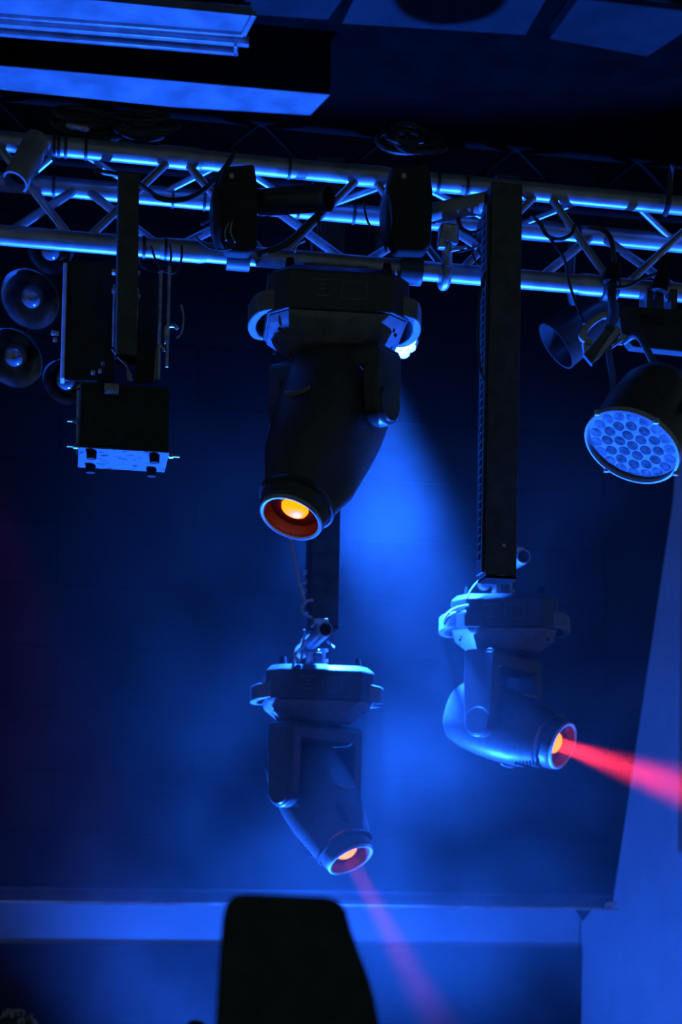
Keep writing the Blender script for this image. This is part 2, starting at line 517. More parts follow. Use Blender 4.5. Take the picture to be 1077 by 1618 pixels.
# ------------------------------------------------------------------ moving heads
def moving_head(label, base, yaw, d, L=0.285, lamp=True, beam=0.0, spread=14, bsize=0.05, clamp_rise=0.05, drop=0.42, nclamp=2, hs=1.0):
    """base: world point of the centre of the base's top; hangs down. d: world direction of the beam"""
    R = thing('moving_head_light', label, 'stage light', base, 'moving head spotlights')
    base = Vector(base)
    Mb = Matrix.Rotation(yaw, 4, 'Z')
    # --- base body: chamfered top, straight sides, bevelled underside
    def ring(wx, wy, c, z):
        a, b = wx / 2, wy / 2
        return [Vector(p) for p in ((-a + c, -b, z), (a - c, -b, z), (a, -b + c, z), (a, b - c, z), (a - c, b, z), (-a + c, b, z), (-a, b - c, z), (-a, -b + c, z))]
    m = MB()
    rs = [ring(0.322, 0.262, 0.045, 0), ring(0.365, 0.305, 0.05, -0.021), ring(0.365, 0.305, 0.05, -0.118)]
    vs = [p for r in rs for p in r]
    fs = [tuple(range(8))] + [(i * 8 + k, i * 8 + (k + 1) % 8, (i + 1) * 8 + (k + 1) % 8, (i + 1) * 8 + k) for i in range(2) for k in range(8)] + [tuple(16 + k for k in range(8))]
    m.add(vs, fs).xf(Mb).build('base', 'black_plastic', R, bev=0.004)
    m = MB()
    rs = [ring(0.355, 0.295, 0.05, -0.119), ring(0.345, 0.285, 0.06, -0.135), ring(0.24, 0.20, 0.06, -0.182)]
    vs = [p for r in rs for p in r]
    m.add(vs, fs).xf(Mb).build('base_underside', 'mid_grey', R, bev=0.003)
    for sx in (-1, 1):                     # screws on the underside panels
        for sy in (-0.09, 0.0, 0.09):
            MB().cyl((sx * 0.148, sy, -0.149), (sx * 0.152, sy, -0.156), 0.004, n=8).xf(Mb).build('screw', 'rubber', R)
        # carrying handle: a bowed bar standing off the side
        pts = [(sx * 0.160, -0.11, -0.085), (sx * 0.195, -0.095, -0.090), (sx * 0.212, -0.045, -0.092), (sx * 0.216, 0, -0.092),
               (sx * 0.212, 0.045, -0.092), (sx * 0.195, 0.095, -0.090), (sx * 0.160, 0.11, -0.085)]
        pp = smooth_path(pts, 4)
        h = MB()
        lo, hi = [], []
        n = len(pp)
        vs, fs2 = [], []
        for i, p in enumerate(pp):
            t = (pp[min(n - 1, i + 1)] - pp[max(0, i - 1)]).normalized()
            nrm = t.cross(Vector((0, 0, 1))).normalized()
            for a, b in ((-0.011, -0.026), (0.011, -0.026), (0.011, 0.026), (-0.011, 0.026)):
                vs.append(p + nrm * a + Vector((0, 0, b)))
        for i in range(n - 1):
            for k2 in range(4):
                fs2.append((i * 4 + k2, i * 4 + (k2 + 1) % 4, (i + 1) * 4 + (k2 + 1) % 4, (i + 1) * 4 + k2))
        fs2 += [(0, 1, 2, 3), tuple((n - 1) * 4 + k2 for k2 in range(4))]
        h.add(vs, fs2).xf(Mb).build('handle', 'mid_grey', R, bev=0.003)
    for sx in (-1, 1):
        for sy in (-1, 1):
            MB().cyl((sx * 0.125, sy * 0.095, -0.001), (sx * 0.125, sy * 0.095, 0.028), 0.014, 0.010, n=12).xf(Mb).build('rubber_foot', 'rubber', R)
    # display and printed lines on the front face
    dsp = MB().box((0.035, -0.1535, -0.066), (0.068, 0.003, 0.05)).xf(Mb).build('display', 'print_grey', R, bev=0.001)
    MB().box((0.035, -0.1553, -0.066), (0.062, 0.0014, 0.044)).xf(Mb).build('screen', 'black_gloss', dsp)
    for zz, w in ((-0.043, 0.055), (-0.056, 0.012), (-0.066, 0.012), (-0.083, 0.034)):
        MB().box((-0.045, -0.1530, zz), (w, 0.0012, 0.004)).xf(Mb).build('printed_line', 'print_grey', R)
    # --- clamps above the base
    for i in range(nclamp):
        x = (-0.07, 0.07)[i] if nclamp == 2 else 0.0
        c = MB()
        c.box((x, 0, 0.006), (0.06, 0.13, 0.010))
        c.box((x, 0, 0.011 + clamp_rise * 0.45), (0.030, 0.05, clamp_rise * 0.9))
        c.xf(Mb).build('clamp_bracket', 'black_steel', R, bev=0.002)
    # --- yoke and head
    t = math.acos(max(-1, min(1, -d.z)))
    pan = math.atan2(-d.x, d.y)
    Mp = Matrix.Rotation(pan, 4, 'Z')
    y = MB().lathe([(0.085, -0.178), (0.085, -0.190)], (0, 0, 0), (0, 0, 1), 24)
    y.xf(Mp).build('turntable', 'black_plastic', R)
    bar = MB()
    sec = [(-0.050, -0.190), (0.050, -0.190), (0.062, -0.205), (0.058, -0.245), (0.035, -0.255), (-0.035, -0.255), (-0.058, -0.245), (-0.062, -0.205)]
    bar.prism([Vector((-0.172, a, b)) for a, b in sec], (0.344, 0, 0))
    bar.xf(Mp).build('yoke_bridge', 'black_plastic', R, bev=0.006)
    for sx in (-1, 1):
        out = [(-0.058, -0.20), (0.058, -0.20), (0.060, -0.30), (0.056, -drop)]
        arc = [(0.056 * math.cos(a), -drop + 0.056 * math.sin(a)) for a in [-PI * k2 / 10 for k2 in range(1, 10)]]
        out += arc + [(-0.056, -drop), (-0.060, -0.30)]
        arm = MB().prism([Vector((sx * 0.128, a, b)) for a, b in out], (sx * 0.046, 0, 0))
        ao = arm.xf(Mp).build('yoke_arm', 'black_plastic', R, bev=0.008)
        MB().cyl((sx * 0.174, 0, -drop), (sx * 0.180, 0, -drop), 0.048, 0.044, n=28).xf(Mp).build('pivot_cap', 'black_gloss', ao)
    piv = Vector((0, 0, -drop))
    xax = (Mp.to_3x3() @ Vector((1, 0, 0)))
    prof = [(0.045 * hs, -0.205), (0.082 * hs, -0.196), (0.108 * hs, -0.168), (0.120 * hs, -0.12), (0.126 * hs, -0.05), (0.126 * hs, 0.03),
            (0.120 * hs, 0.10), (0.107 * hs, 0.10 + (L - 0.162) * 0.55), (0.096, L - 0.062)]
    MB().lathe(prof, piv, d, 40, xax, 0.96 / hs, 2.6).build('head', 'black_plastic', R)
    pv = [(0.0965, L - 0.060), (0.0985, L - 0.056), (0.0985, L - 0.046), (0.093, L - 0.044)]
    MB().lathe(pv, piv, d, 40, xax, 0.96, 2.3, caps=False).build('front_band', 'black_gloss', R)
    nose = [(0.091, L - 0.050), (0.088, L - 0.02), (0.083, L - 0.004), (0.078, L), (0.073, L - 0.001), (0.070, L - 0.008)]
    fr = MB().lathe(nose, piv, d, 40, xax, 1.0, 2.0, caps=False).build('front_ring', 'black_plastic', R)
    MB().lathe([(0.0835, L - 0.006), (0.0825, L + 0.0005), (0.0785, L + 0.003), (0.0735, L + 0.0015), (0.0720, L - 0.004)], piv, d, 44, xax, caps=False).build('rim', 'grey_paint', fr)
    tube = [(0.0705, L - 0.006), (0.066, L - 0.03), (0.064, L - 0.032), (0.036, L - 0.035)]
    MB().lathe(tube, piv, d, 36, xax, caps=False).build('lens_tube', 'tube_red', R)
    lens = [(0.0365, L - 0.036), (0.034, L - 0.028), (0.024, L - 0.021), (0.012, L - 0.018), (0.001, L - 0.017)]
    MB().lathe(lens, piv, d, 28, xax).build('lens', 'lens_orange' if lamp else 'lens_dark', R)
    # grip lips each side of the head and a row of vent slits
    yax = d.cross(xax)
    for sy in (-1, 1):
        lip = MB()
        cpt = piv + yax * (sy * 0.118 * hs) + d * 0.06
        pts = [cpt + xax * (0.04 * math.sin(a)) + d * (0.018 * math.cos(a)) for a in [(-PI / 2 + PI * j / 8) for j in range(9)]]
        lip.sweep([p + yax * sy * 0.006 for p in pts], [0.002, 0.005, 0.007, 0.008, 0.008, 0.008, 0.007, 0.005, 0.002], 8)
        lip.build('grip_lip', 'mid_grey', R)
        for j in range(7):
            c = piv + yax * (sy * (0.104 - 0.001 * j)) + d * (0.13 + 0.011 * j) + xax * 0.055
            MB().box(c, (0.03, 0.006, 0.004), Matrix((xax, yax, d)).transposed()).build('vent_slit', 'rubber', R)
    if beam:
        wl = base + piv + d * (L - 0.013)
        l = bpy.data.lights.new('lamp_beam', 'AREA')
        l.shape = 'DISK'
        l.size = bsize
        l.spread = math.radians(spread)
        l.energy = beam
        l.color = (1.0, 0.022, 0.03)
        lo = bpy.data.objects.new('lamp_beam', l)
        COL.objects.link(lo)
        lo.parent = R
        lo.location = piv + d * (L - 0.013)
        lo.rotation_euler = d.to_track_quat('-Z', 'Y').to_euler()
    return R


# near one, hung directly under the front truss
b1 = P(529, 452, 4.02)
d1 = view_dir(463, 813, -0.295, -0.75, 0.59)
moving_head('large black moving head light hung right under the truss, nearest, lens facing down left', b1, math.radians(-4), d1, L=0.36, clamp_rise=0.04, drop=0.335, hs=1.22)
# lower centre one on its drop post
b2 = P(501, 1058, 5.22)
d2 = view_dir(553, 1372, 0.44, -0.80, 0.41)
moving_head('black moving head light on the middle drop post, lens tilted down right, short red beam', b2, math.radians(-3), d2, L=0.285, beam=2.2, spread=13, bsize=0.055, nclamp=1, clamp_rise=0.05)
# right one with the long red beam
b3 = P(797, 948, 5.22)
d3 = view_dir(880, 1183, 0.84, -0.29, 0.46)
moving_head('hazy black moving head light at right, throwing a long red beam sideways', b3, math.radians(-16), d3, L=0.25, beam=36, spread=18, drop=0.435, nclamp=1, clamp_rise=0.05)


# ------------------------------------------------------------------ drop posts and their pipes
def post(name, label, x0, x1, pytop, pybot, Y, ztop_=None, rail=True, group='hanging posts'):
    a, b = P(x0, pybot, Y), P(x1, pybot, Y)
    zt = ztop_ if ztop_ else P(x0, pytop, Y).z
    w = b.x - a.x
    c = Vector(((a.x + b.x) / 2, Y + w / 2, 0))
    org = Vector((c.x, c.y, zt))
    R = thing(name, label, 'post', org, group)
    MB().box((c.x, c.y, (zt + a.z) / 2), (w, w, zt - a.z)).build('post_tube', 'black_steel', R, org=org, bev=0.004)
    MB().box((c.x, c.y, a.z - 0.003), (w * 0.98, w * 0.98, 0.006)).build('end_plug', 'void', R, org=org)
    return R, c, w, a.z, zt, org


R, c, w, z0, z1, org = post('drop_post', 'long black square post in front of the truss, ending above the right moving head', 767, 816, 285, 909, 3.86)
# perforated side rail and cable on its left face
xl = c.x - w / 2
MB().box((xl - 0.004, c.y - 0.0, (z0 + z1) / 2 - 0.02), (0.008, w * 0.7, z1 - z0 - 0.06)).build('side_rail', 'trim_paint', R, org=org, bev=0.002)
zz = z0 + 0.05
while zz < z1 - 0.08:
    MB().box((xl - 0.0085, c.y, zz), (0.003, 0.022, 0.010)).build('rail_slot', 'rubber', R, org=org)
    zz += 0.022
pts = smooth_path([P(768, 430, 3.83), P(757, 470, 3.83), P(755, 530, 3.84), P(758, 580, 3.84), P(765, 602, 3.85)])
MB().sweep(pts, 0.004, 8).build('cable', 'cable_black', R, org=org)
MB().box((c.x, c.y + w / 2 + 0.03, z1 - 0.06), (w * 0.8, 0.14, 0.05)).build('truss_bracket', 'black_steel', R, org=org, bev=0.003)
MB().cyl((c.x + w / 2, c.y, P(822, 520, 3.86).z), (c.x + w / 2 + 0.006, c.y, P(822, 520, 3.86).z), 0.016, n=16).build('side_plate', 'worn_steel', R, org=org)
MB().cyl((c.x + 0.005, c.y - w / 2 - 0.003, P(790, 862, 3.86).z), (c.x + 0.005, c.y - w / 2, P(790, 862, 3.86).z), 0.005, n=10).build('bolt', 'worn_steel', R, org=org)

R, c, w, z0, z1, org = post('drop_post', 'hazy square post hanging behind the nearest moving head, middle lower light under it', 491, 535, 0, 988, 5.02, zr2 + 0.03)
MB().box((c.x - w / 2 - 0.005, c.y + 0.01, (z0 + z1) / 2), (0.008, w * 0.5, z1 - z0 - 0.1)).build('side_rail', 'trim_paint', R, org=org)
for py in (900, 915, 930, 948):
    MB().box((c.x - w / 2 - 0.014, c.y, P(490, py, 5.02).z), (0.016, 0.02, 0.014)).build('cable_clip', 'worn_steel', R, org=org, bev=0.002)
MB().box((c.x, c.y + w / 2 + 0.015, zr2), (w * 0.8, 0.06, 0.04)).build('truss_bracket', 'black_steel', R, org=org)
R, c2, w2, z02, z12, org = post('drop_post', 'square post hidden behind the long front post, carrying the right light', 775, 812, 0, 900, 5.02, zr2 + 0.03)


def cross_pipe(label, px, py, Y0, length, pz, pc, group='scaffold pipe stubs on posts'):
    a = P(px, py, Y0)
    b = a + Vector((0, length, 0))
    R = thing('scaffold_pipe', label, 'pipe', a, group)
    prof = [(0.0195, 0.05), (0.0195, 0.0), (0.024, 0.0), (0.024, length), (0.0195, length), (0.0195, length - 0.05)]
    MB().lathe(prof, a, (0, 1, 0), 28, caps=False).build('pipe', 'aluminium', R, org=a)
    MB().cyl(a + Vector((0, 0.06, 0)), a + Vector((0, 0.065, 0)), 0.0195, n=24).build('inner_stop', 'rubber', R, org=a)
    cl = MB().cyl(a + Vector((0, 0.30, 0)), a + Vector((0, 0.355, 0)), 0.031, n=24)
    cl.build('clamp_ring', 'black_steel', R, org=a)
    MB().box(a + Vector((0.02, 0.33, -0.045)), (0.06, 0.05, 0.05)).build('clamp_block', 'worn_steel', R, org=a, bev=0.004)
    MB().cyl(a + Vector((0.045, 0.31, -0.085)), a + Vector((0.045, 0.31, -0.02)), 0.008, n=10).build('wing_bolt', 'worn_steel', R, org=a)
    MB().cyl(a + Vector((0.045, 0.31, -0.028)), a + Vector((0.045, 0.31, -0.018)), 0.016, n=6).build('nut', 'worn_steel', R, org=a)
    MB().cyl(a + Vector((0.045, 0.31, -0.062)), a + Vector((0.045, 0.31, -0.054)), 0.017, n=6).build('nut', 'worn_steel', R, org=a)
    MB().box(a + Vector((-0.004, 0.10, 0.034)), (0.05, 0.07, 0.024)).build('post_coupler', 'worn_steel', R, org=a, bev=0.004)
    return R


cross_pipe('pale pipe stub under the middle post, open end towards the viewer', 514, 994, 4.90, 0.52, 0, 0)
cross_pipe('hazy pipe stub whose round open end shows right of the long post', 827, 879, 4.92, 0.50, 0, 0)
MB().box((c2.x, c2.y + w2 / 2 + 0.015, zr2), (w2 * 0.8, 0.06, 0.04)).build('truss_bracket', 'black_steel', R, org=org)
# hanging brackets joining the right light's pipe to its post
a = P(827, 879, 4.92)
MB().box((c2.x + 0.03, 5.06, a.z), (a.x - c2.x + 0.02, 0.05, 0.04)).build('pipe_arm', 'black_steel', R, org=org)

# ------------------------------------------------------------------ left post with box lamp and its bracket
YL = 3.93
R, c, w, z0, z1, org = post('drop_post', 'dark blue-black post in front of the truss at left, above the square box lamp', 182, 216, 270, 560, 3.90)
for i, (px, py) in enumerate(((181, 430), (181, 460), (217, 432), (217, 470))):
    q = P(px, py, 3.93)
    MB().box(q, (0.014, 0.02, 0.008)).build('bolt', 'worn_steel', R, org=org, bev=0.001)
for px, y0, y1 in ((181, 450, 548), (217, 455, 520)):
    a, b = P(px, y0, 3.935), P(px - 2, y1, 3.935)
    MB().cyl(a, b, 0.0035, n=8).build('edge_rod', 'worn_steel', R, org=org)

bl = P(125, 707, YL)
br = P(266, 711, YL)
tl = P(121, 602, YL)
bw, bh, bd = br.x - bl.x, tl.z - bl.z, 0.19
bc = Vector(((bl.x + br.x) / 2, YL + bd / 2, (bl.z + tl.z) / 2))
BX = thing('box_lamp', 'square black box lamp hanging at left, pale bottom plate with four rubber feet', 'stage light', bc)
MB().box(bc + Vector((0, 0, 0.003)), (bw, bd, bh - 0.006)).build('housing', 'black_matte', BX, org=bc, bev=0.003)
MB().box(bc - Vector((0, 0, bh / 2 - 0.0015)), (bw + 0.004, bd + 0.004, 0.004)).build('bottom_plate', 'spotted_plate', BX, org=bc)
for sx, sy in ((-0.72, -0.72), (0.70, -0.72), (-0.72, 0.74), (0.70, 0.74)):
    q = bc + Vector((sx * bw / 2, sy * bd / 2, -bh / 2))
    MB().cyl(q, q - Vector((0, 0, 0.020)), 0.0135, 0.012, n=16).build('rubber_foot', 'rubber', BX, org=bc)
for sx, py in ((-1, 659), (-1, 699), (1, 705)):
    q = Vector((bc.x + sx * bw / 2, bc.y - 0.06, P(120, py, YL).z))
    b_ = MB().cyl(q, q + Vector((sx * 0.030, 0, 0)), 0.0035, n=8)
    b_.cyl(q + Vector((sx * 0.004, 0, 0)), q + Vector((sx * 0.014, 0, 0)), 0.007, n=8)
    b_.build('side_bolt', 'worn_steel', BX, org=bc)
for dy in (-0.05, 0.0, 0.05):
    MB().box((bc.x - bw / 2 - 0.004, bc.y + dy, bc.z + 0.006), (0.007, 0.010, bh - 0.03)).build('heat_fin', 'aluminium', BX, org=bc, bev=0.001)
q = P(176, 615, YL - 0.01)
MB().cyl(q - Vector((0.018, 0, 0)), q + Vector((0.018, 0, 0.0)), 0.014, n=18).build('plug', 'grey_paint', BX, org=bc)
MB().cyl(q - Vector((0.022, 0, 0.0)), q - Vector((0.019, 0, 0)), 0.0155, n=18).build('plug_ring', 'rubber', BX, org=bc)

borg = P(180, 500, 4.02)
BR = thing('hanging_bracket', 'black plate and rod bracket carrying the square box lamp below the truss', 'bracket', borg)
pl = [P(103, 412, 4.0), P(182, 416, 4.0), P(180, 602, 4.0), P(98, 600, 4.0)]
MB().prism(pl, (0, 0.012, 0)).build('back_plate', 'black_matte', BR, org=borg)
MB().hexa([P(100, 414, 3.99), P(107, 414, 3.985), P(102, 598, 3.985), P(95, 598, 3.99)], [P(100, 414, 3.99) + Vector((0, .045, 0)), P(107, 414, 3.985) + Vector((0, .045, 0)), P(102, 598, 3.985) + Vector((0, .045, 0)), P(95, 598, 3.99) + Vector((0, .045, 0))]).build('edge_profile', 'grey_paint', BR, org=borg, bev=0.003)
for x0, y0, x1, y1 in ((254, 428, 250, 520), (268, 420, 263, 500)):
    MB().cyl(P(x0, y0, 3.97), P(x1, y1 + 80, 3.97), 0.0045, n=10).build('rod', 'worn_steel', BR, org=borg)
MB().prism([P(217, 440, 4.0), P(250, 442, 4.0), P(247, 604, 4.0), P(214, 604, 4.0)], (0, 0.01, 0)).build('side_plate', 'black_matte', BR, org=borg)
MB().hexa([P(246, 548, 3.98), P(250, 548, 3.98), P(247, 600, 3.98), P(243, 600, 3.98)], [p + Vector((0, .04, 0)) for p in (P(246, 548, 3.98), P(250, 548, 3.98), P(247, 600, 3.98), P(243, 600, 3.98))]).build('edge_strip', 'grey_paint', BR, org=borg)
MB().sweep(smooth_path([P(262, 535, 3.97), P(263, 517, 3.97), P(275, 515, 3.97), P(280, 520, 3.97)]), 0.005, 8).build('hook', 'worn_steel', BR, org=borg)
MB().sweep(smooth_path([P(286, 482, 3.97), P(290, 500, 3.97), P(287, 525, 3.97), P(279, 534, 3.97)]), 0.0025, 6).build('wire_loop', 'worn_steel', BR, org=borg)
for px, py in ((253, 548), (258, 552), (262, 540), (84, 526), (90, 527), (87, 537), (158, 586), (147, 589), (163, 575)):
    MB().box(P(px, py, 3.97), (0.010, 0.012, 0.010)).build('wing_nut', 'worn_steel', BR, org=borg, bev=0.002)
# twisted strap under the left post
st = MB()
sp_ = [(186, 552, 0.018), (192, 566, 0.022), (200, 580, 0.02), (204, 592, 0.012), (206, 602, 0.006)]
vs, fs = [], []
for i, (x, y, h_) in enumerate(sp_):
    p = P(x, y, 3.92)
    an = 0.5 + i * 0.5
    v = Vector((math.cos(an), math.sin(an), 0.2)) * h_
    n_ = Vector((-math.sin(an), math.cos(an), 0)) * 0.0015
    vs += [p - v - n_, p + v - n_, p + v + n_, p - v + n_]
for i in range(len(sp_) - 1):
    for k2 in range(4):
        fs.append((i * 4 + k2, i * 4 + (k2 + 1) % 4, (i + 1) * 4 + (k2 + 1) % 4, (i + 1) * 4 + k2))
fs += [(0, 1, 2, 3), (16, 17, 18, 19)]
tag(st.add(vs, fs).build('safety_strap', 'grey_paint', org=P(195, 575, 3.92)), 'twisted strap between the left post and the square box lamp', 'strap')


# ------------------------------------------------------------------ cluster of clear round lamps at the left edge
corg = P(60, 500, 4.35)
CL = thing('cluster_lamp', 'cluster of clear round reflector lamps at the left edge beside the bracket', 'stage light', corg)
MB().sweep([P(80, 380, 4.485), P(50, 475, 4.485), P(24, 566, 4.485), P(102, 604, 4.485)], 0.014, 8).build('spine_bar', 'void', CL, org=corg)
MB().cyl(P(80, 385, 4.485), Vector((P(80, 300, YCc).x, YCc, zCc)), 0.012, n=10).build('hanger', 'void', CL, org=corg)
fd = view_dir(40, 500, -0.35, -0.35, 0.86)
for px, py, r in ((47, 473, 0.082), (20, 566, 0.082), (102, 604, 0.062), (78, 398, 0.06)):
    q = P(px, py, 4.36)
    lm = MB().lathe([(0.015, -0.060), (0.04, -0.055), (r * 0.75, -0.035), (r * 0.97, -0.004), (r, 0.0), (r * 1.02, -0.004), (r * 0.8, -0.045), (0.05, -0.07), (0.015, -0.075)], q, fd, 36, caps=False).build('lamp', 'reflector', CL, org=corg)
    MB().lathe([(0.020, -0.06), (0.030, -0.04), (0.032, -0.02), (0.026, -0.004), (0.012, 0.006), (0.001, 0.008)], q, fd, 20).build('bulb', 'bulb_glass', lm, org=corg)
    MB().lathe([(r * 1.0, 0.0), (r * 1.03, 0.003), (r * 1.03, -0.006), (r * 1.0, -0.006)], q, fd, 36, caps=False).build('rim', 'black_gloss', lm, org=corg)
    MB().cyl(q - fd * 0.07, Vector((q.x, 4.472, q.z)) , 0.012, n=10).build('socket', 'rubber', lm, org=corg)

# ------------------------------------------------------------------ LED par at right
q = P(998, 706, 3.62)
fd = view_dir(998, 706, -0.36, -0.70, 0.62)
PR = thing('led_par', 'round LED par lamp at right, pale face of round cells looking down', 'stage light', q)
rp_ = 0.121
xa = fd.orthogonal().normalized()
ya = fd.cross(xa)
MB().lathe([(0.045, -0.22), (0.075, -0.21), (0.098, -0.17), (0.112, -0.10), (0.116, -0.02), (0.116, -0.012)], q, fd, 40).build('housing', 'black_plastic', PR, org=q)
MB().lathe([(0.116, -0.012), (rp_ + 0.002, -0.010), (rp_ + 0.002, 0.004), (rp_ - 0.004, 0.006), (rp_ - 0.006, -0.004)], q, fd, 44, caps=False).build('rim', 'grey_paint', PR, org=q)
MB().lathe([(0.001, -0.004), (0.116, -0.004), (0.116, -0.010), (0.001, -0.010)], q, fd, 44).build('face', 'par_face', PR, org=q)
cells = [(0, 0)] + [(0.034, k2 * PI / 3) for k2 in range(6)] + [(0.066, k2 * PI / 6 + 0.2) for k2 in range(12)] + [(0.096, k2 * PI / 9) for k2 in range(18)]
for r_, an in cells:
    p = q + xa * (r_ * math.cos(an)) + ya * (r_ * math.sin(an))
    MB().lathe([(0.0148, -0.0045), (0.0145, -0.0033), (0.001, -0.0030)], p, fd, 14).build('led_cell', 'led_cell' if r_ < 0.09 else 'led_cell_pale', PR, org=q)
for an in (0.4, 2.2, 3.9, 5.4):
    p = q + xa * ((rp_ + 0.004) * math.cos(an)) + ya * ((rp_ + 0.004) * math.sin(an))
    MB().box(p, (0.014, 0.014, 0.014)).build('rim_clip', 'worn_steel', PR, org=q, bev=0.002)
# yoke: flat bent bars from both sides of the housing to the pivot above
top = P(985, 540, 3.80)
side = Vector((0, 0, 1)).cross(fd).normalized()
for s_ in (-1, 1):
    p0 = q - fd * 0.10 + side * (s_ * 0.128)
    MB().sweep(smooth_path([p0 - fd * -0.02, p0 + (top - p0) * 0.5 + side * s_ * 0.01, top + side * s_ * 0.05, top]), 0.009, 8).build('yoke_bar', 'black_steel', PR, org=q)
# bright bracket pieces beside the yoke
yb = 3.72
MB().prism([P(956, 520, yb), P(982, 527, yb), P(936, 577, yb), P(922, 560, yb)], (0, 0.012, 0)).build('bracket_plate', 'trim_paint', PR, org=q)
MB().prism([P(974, 515, yb - .004), P(983, 521, yb - .004), P(946, 566, yb - .004), P(934, 574, yb - .004)], (0, 0.016, 0)).build('bracket_flange', 'grey_paint', PR, org=q, bev=0.001)
MB().prism([P(984, 527, yb), P(990, 530, yb), P(985, 537, yb), P(968, 549, yb)], (0, 0.016, 0)).build('bracket_tab', 'grey_paint', PR, org=q)
MB().sweep(smooth_path([P(957, 499, yb), P(948, 500, yb), P(930, 514, yb), P(919, 530, yb), P(925, 538, yb), P(934, 541, yb)]), 0.009, 10).build('bracket_ring', 'grey_paint', PR, org=q)
MB().prism([P(921, 541, yb), P(934, 543, yb), P(923, 558, yb)], (0, 0.012, 0)).build('bracket_tab', 'grey_paint', PR, org=q)
ck = P(968, 455, 4.02)
MB().sweep([P(966, 428, 4.03), P(966, 470, 3.98), P(970, 500, 3.85), P(962, 520, yb)], [0.02, 0.012, 0.014, 0.012], 12).build('hanger', 'black_steel', PR, org=q)
MB().cyl((ck.x - 0.02, YA, zA), (ck.x + 0.02, YA, zA), RC + 0.012, n=24).build('truss_clamp', 'black_steel', PR, org=q)

# dim second par behind it and the black control box on the truss
q = P(902, 528, 4.5)
fd = view_dir(902, 528, -0.75, -0.55, 0.35)
DP = thing('dim_par', 'dim dark par can half hidden behind the right LED par lamp', 'stage light', q)
MB().lathe([(0.03, -0.16), (0.06, -0.15), (0.075, -0.08), (0.08, 0.06), (0.075, 0.06), (0.06, 0.0)], q, fd, 30, caps=False).build('can', 'black_gloss', DP, org=q)
MB().lathe([(0.001, 0.0), (0.07, 0.0), (0.07, -0.01), (0.001, -0.01)], q, fd, 30).build('lens', 'reflector', DP, org=q)
MB().sweep([q + Vector((0.02, 0, 0.03)), P(905, 480, 4.42), P(900, 455, 4.30), Vector((P(903, 455, YCc).x, YCc, zCc))], 0.012, 10).build('hanger', 'black_steel', DP, org=q)

q = P(1045, 503, 3.98)
CB = thing('control_box', 'black box with a small label hung below the truss at the right edge', 'box', q)
MB().prism([P(977, 482, 3.94), P(1120, 492, 3.94), P(1120, 560, 3.94), P(1000, 548, 3.94), P(982, 525, 3.94)], (0, 0.04, 0)).build('case', 'black_matte', CB, org=q, bev=0.004)
MB().prism([P(1012, 497, 3.938), P(1046, 499, 3.938), P(1046, 514, 3.938), P(1012, 512, 3.938)], (0, 0.003, 0)).build('label_plate', 'ceiling_panel', CB, org=q)
for px in (1020, 1037, 1058):
    X = P(px, 480, YA).x
    MB().box((X, YA, (zA + P(px, 484, 3.98).z) / 2 - 0.012), (0.018, 0.06, 0.085)).build('hanger_strap', 'black_steel', CB, org=q)
# black connector lumps clipped on the front chord, right
for px, py, lab in ((968, 432, 'black cable gland clipped on the truss chord, left one above the LED par'), (1044, 446, 'black cable gland clipped on the truss chord near the right edge')):
    q = P(px, py, 4.0)
    g = thing('cable_gland', lab, 'connector', q, 'cable glands on the chord')
    MB().lathe([(0.012, -0.03), (0.022, -0.026), (0.022, 0.02), (0.012, 0.034)], q, (0.2, 0, 1), 16).build('body', 'rubber', g, org=q)
    MB().cyl(q + Vector((0, 0, .03)), q + Vector((0.01, 0, .055)), 0.009, n=12).build('nut', 'rubber', g, org=q)
# strap hanging over the upper chord at the right edge
pts = [P(1062, 258, 4.05), P(1058, 285, 4.09), P(1056, 320, 4.09), P(1050, 340, 4.12)]
tag(MB().sweep(smooth_path(pts), 0.008, 8).build('tie_strap', 'cable_black', org=pts[0]), 'black strap hanging over the upper chord at the right edge', 'strap')

# ------------------------------------------------------------------ LED wash lamp behind the nearest head: the room's main blue source
q = P(598, 548, 5.34)
fd = Vector((0.10, -0.10, -0.98)).normalized()
WL = thing('led_wash_lamp', 'lit blue-white LED wash lamp behind the nearest moving head, shining down into haze', 'stage light', q)
MB().lathe([(0.05, -0.16), (0.11, -0.14), (0.135, -0.08), (0.142, -0.005), (0.138, 0.0), (0.130, -0.004)], q, fd, 44, caps=True).build('housing', 'black_plastic', WL, org=q)
xa = Vector((1, 0, 0))
xa = (xa - fd * xa.dot(fd)).normalized()
ya = fd.cross(xa)
for r_, n_ in ((0.112, 14), (0.070, 9), (0.028, 4)):
    for k2 in range(n_):
        an = 2 * PI * k2 / n_
        p = q + xa * (r_ * math.cos(an)) + ya * (r_ * math.sin(an))
        MB().lathe([(0.017, -0.004), (0.0215, 0.004), (0.018, 0.014), (0.008, 0.020), (0.001, 0.021)], p, fd, 14).build('led', 'led_white', WL, org=q)
MB().cyl(q - fd * 0.15, Vector((q.x - 0.02, YR, zr2)), 0.018, n=14).build('stem', 'black_steel', WL, org=q)
l = spot('wash_beam', q + fd * 0.03, q + fd * 2 + Vector((-0.22, 0.16, 0)), 9500, 62, radius=0.10, blend=1.0)

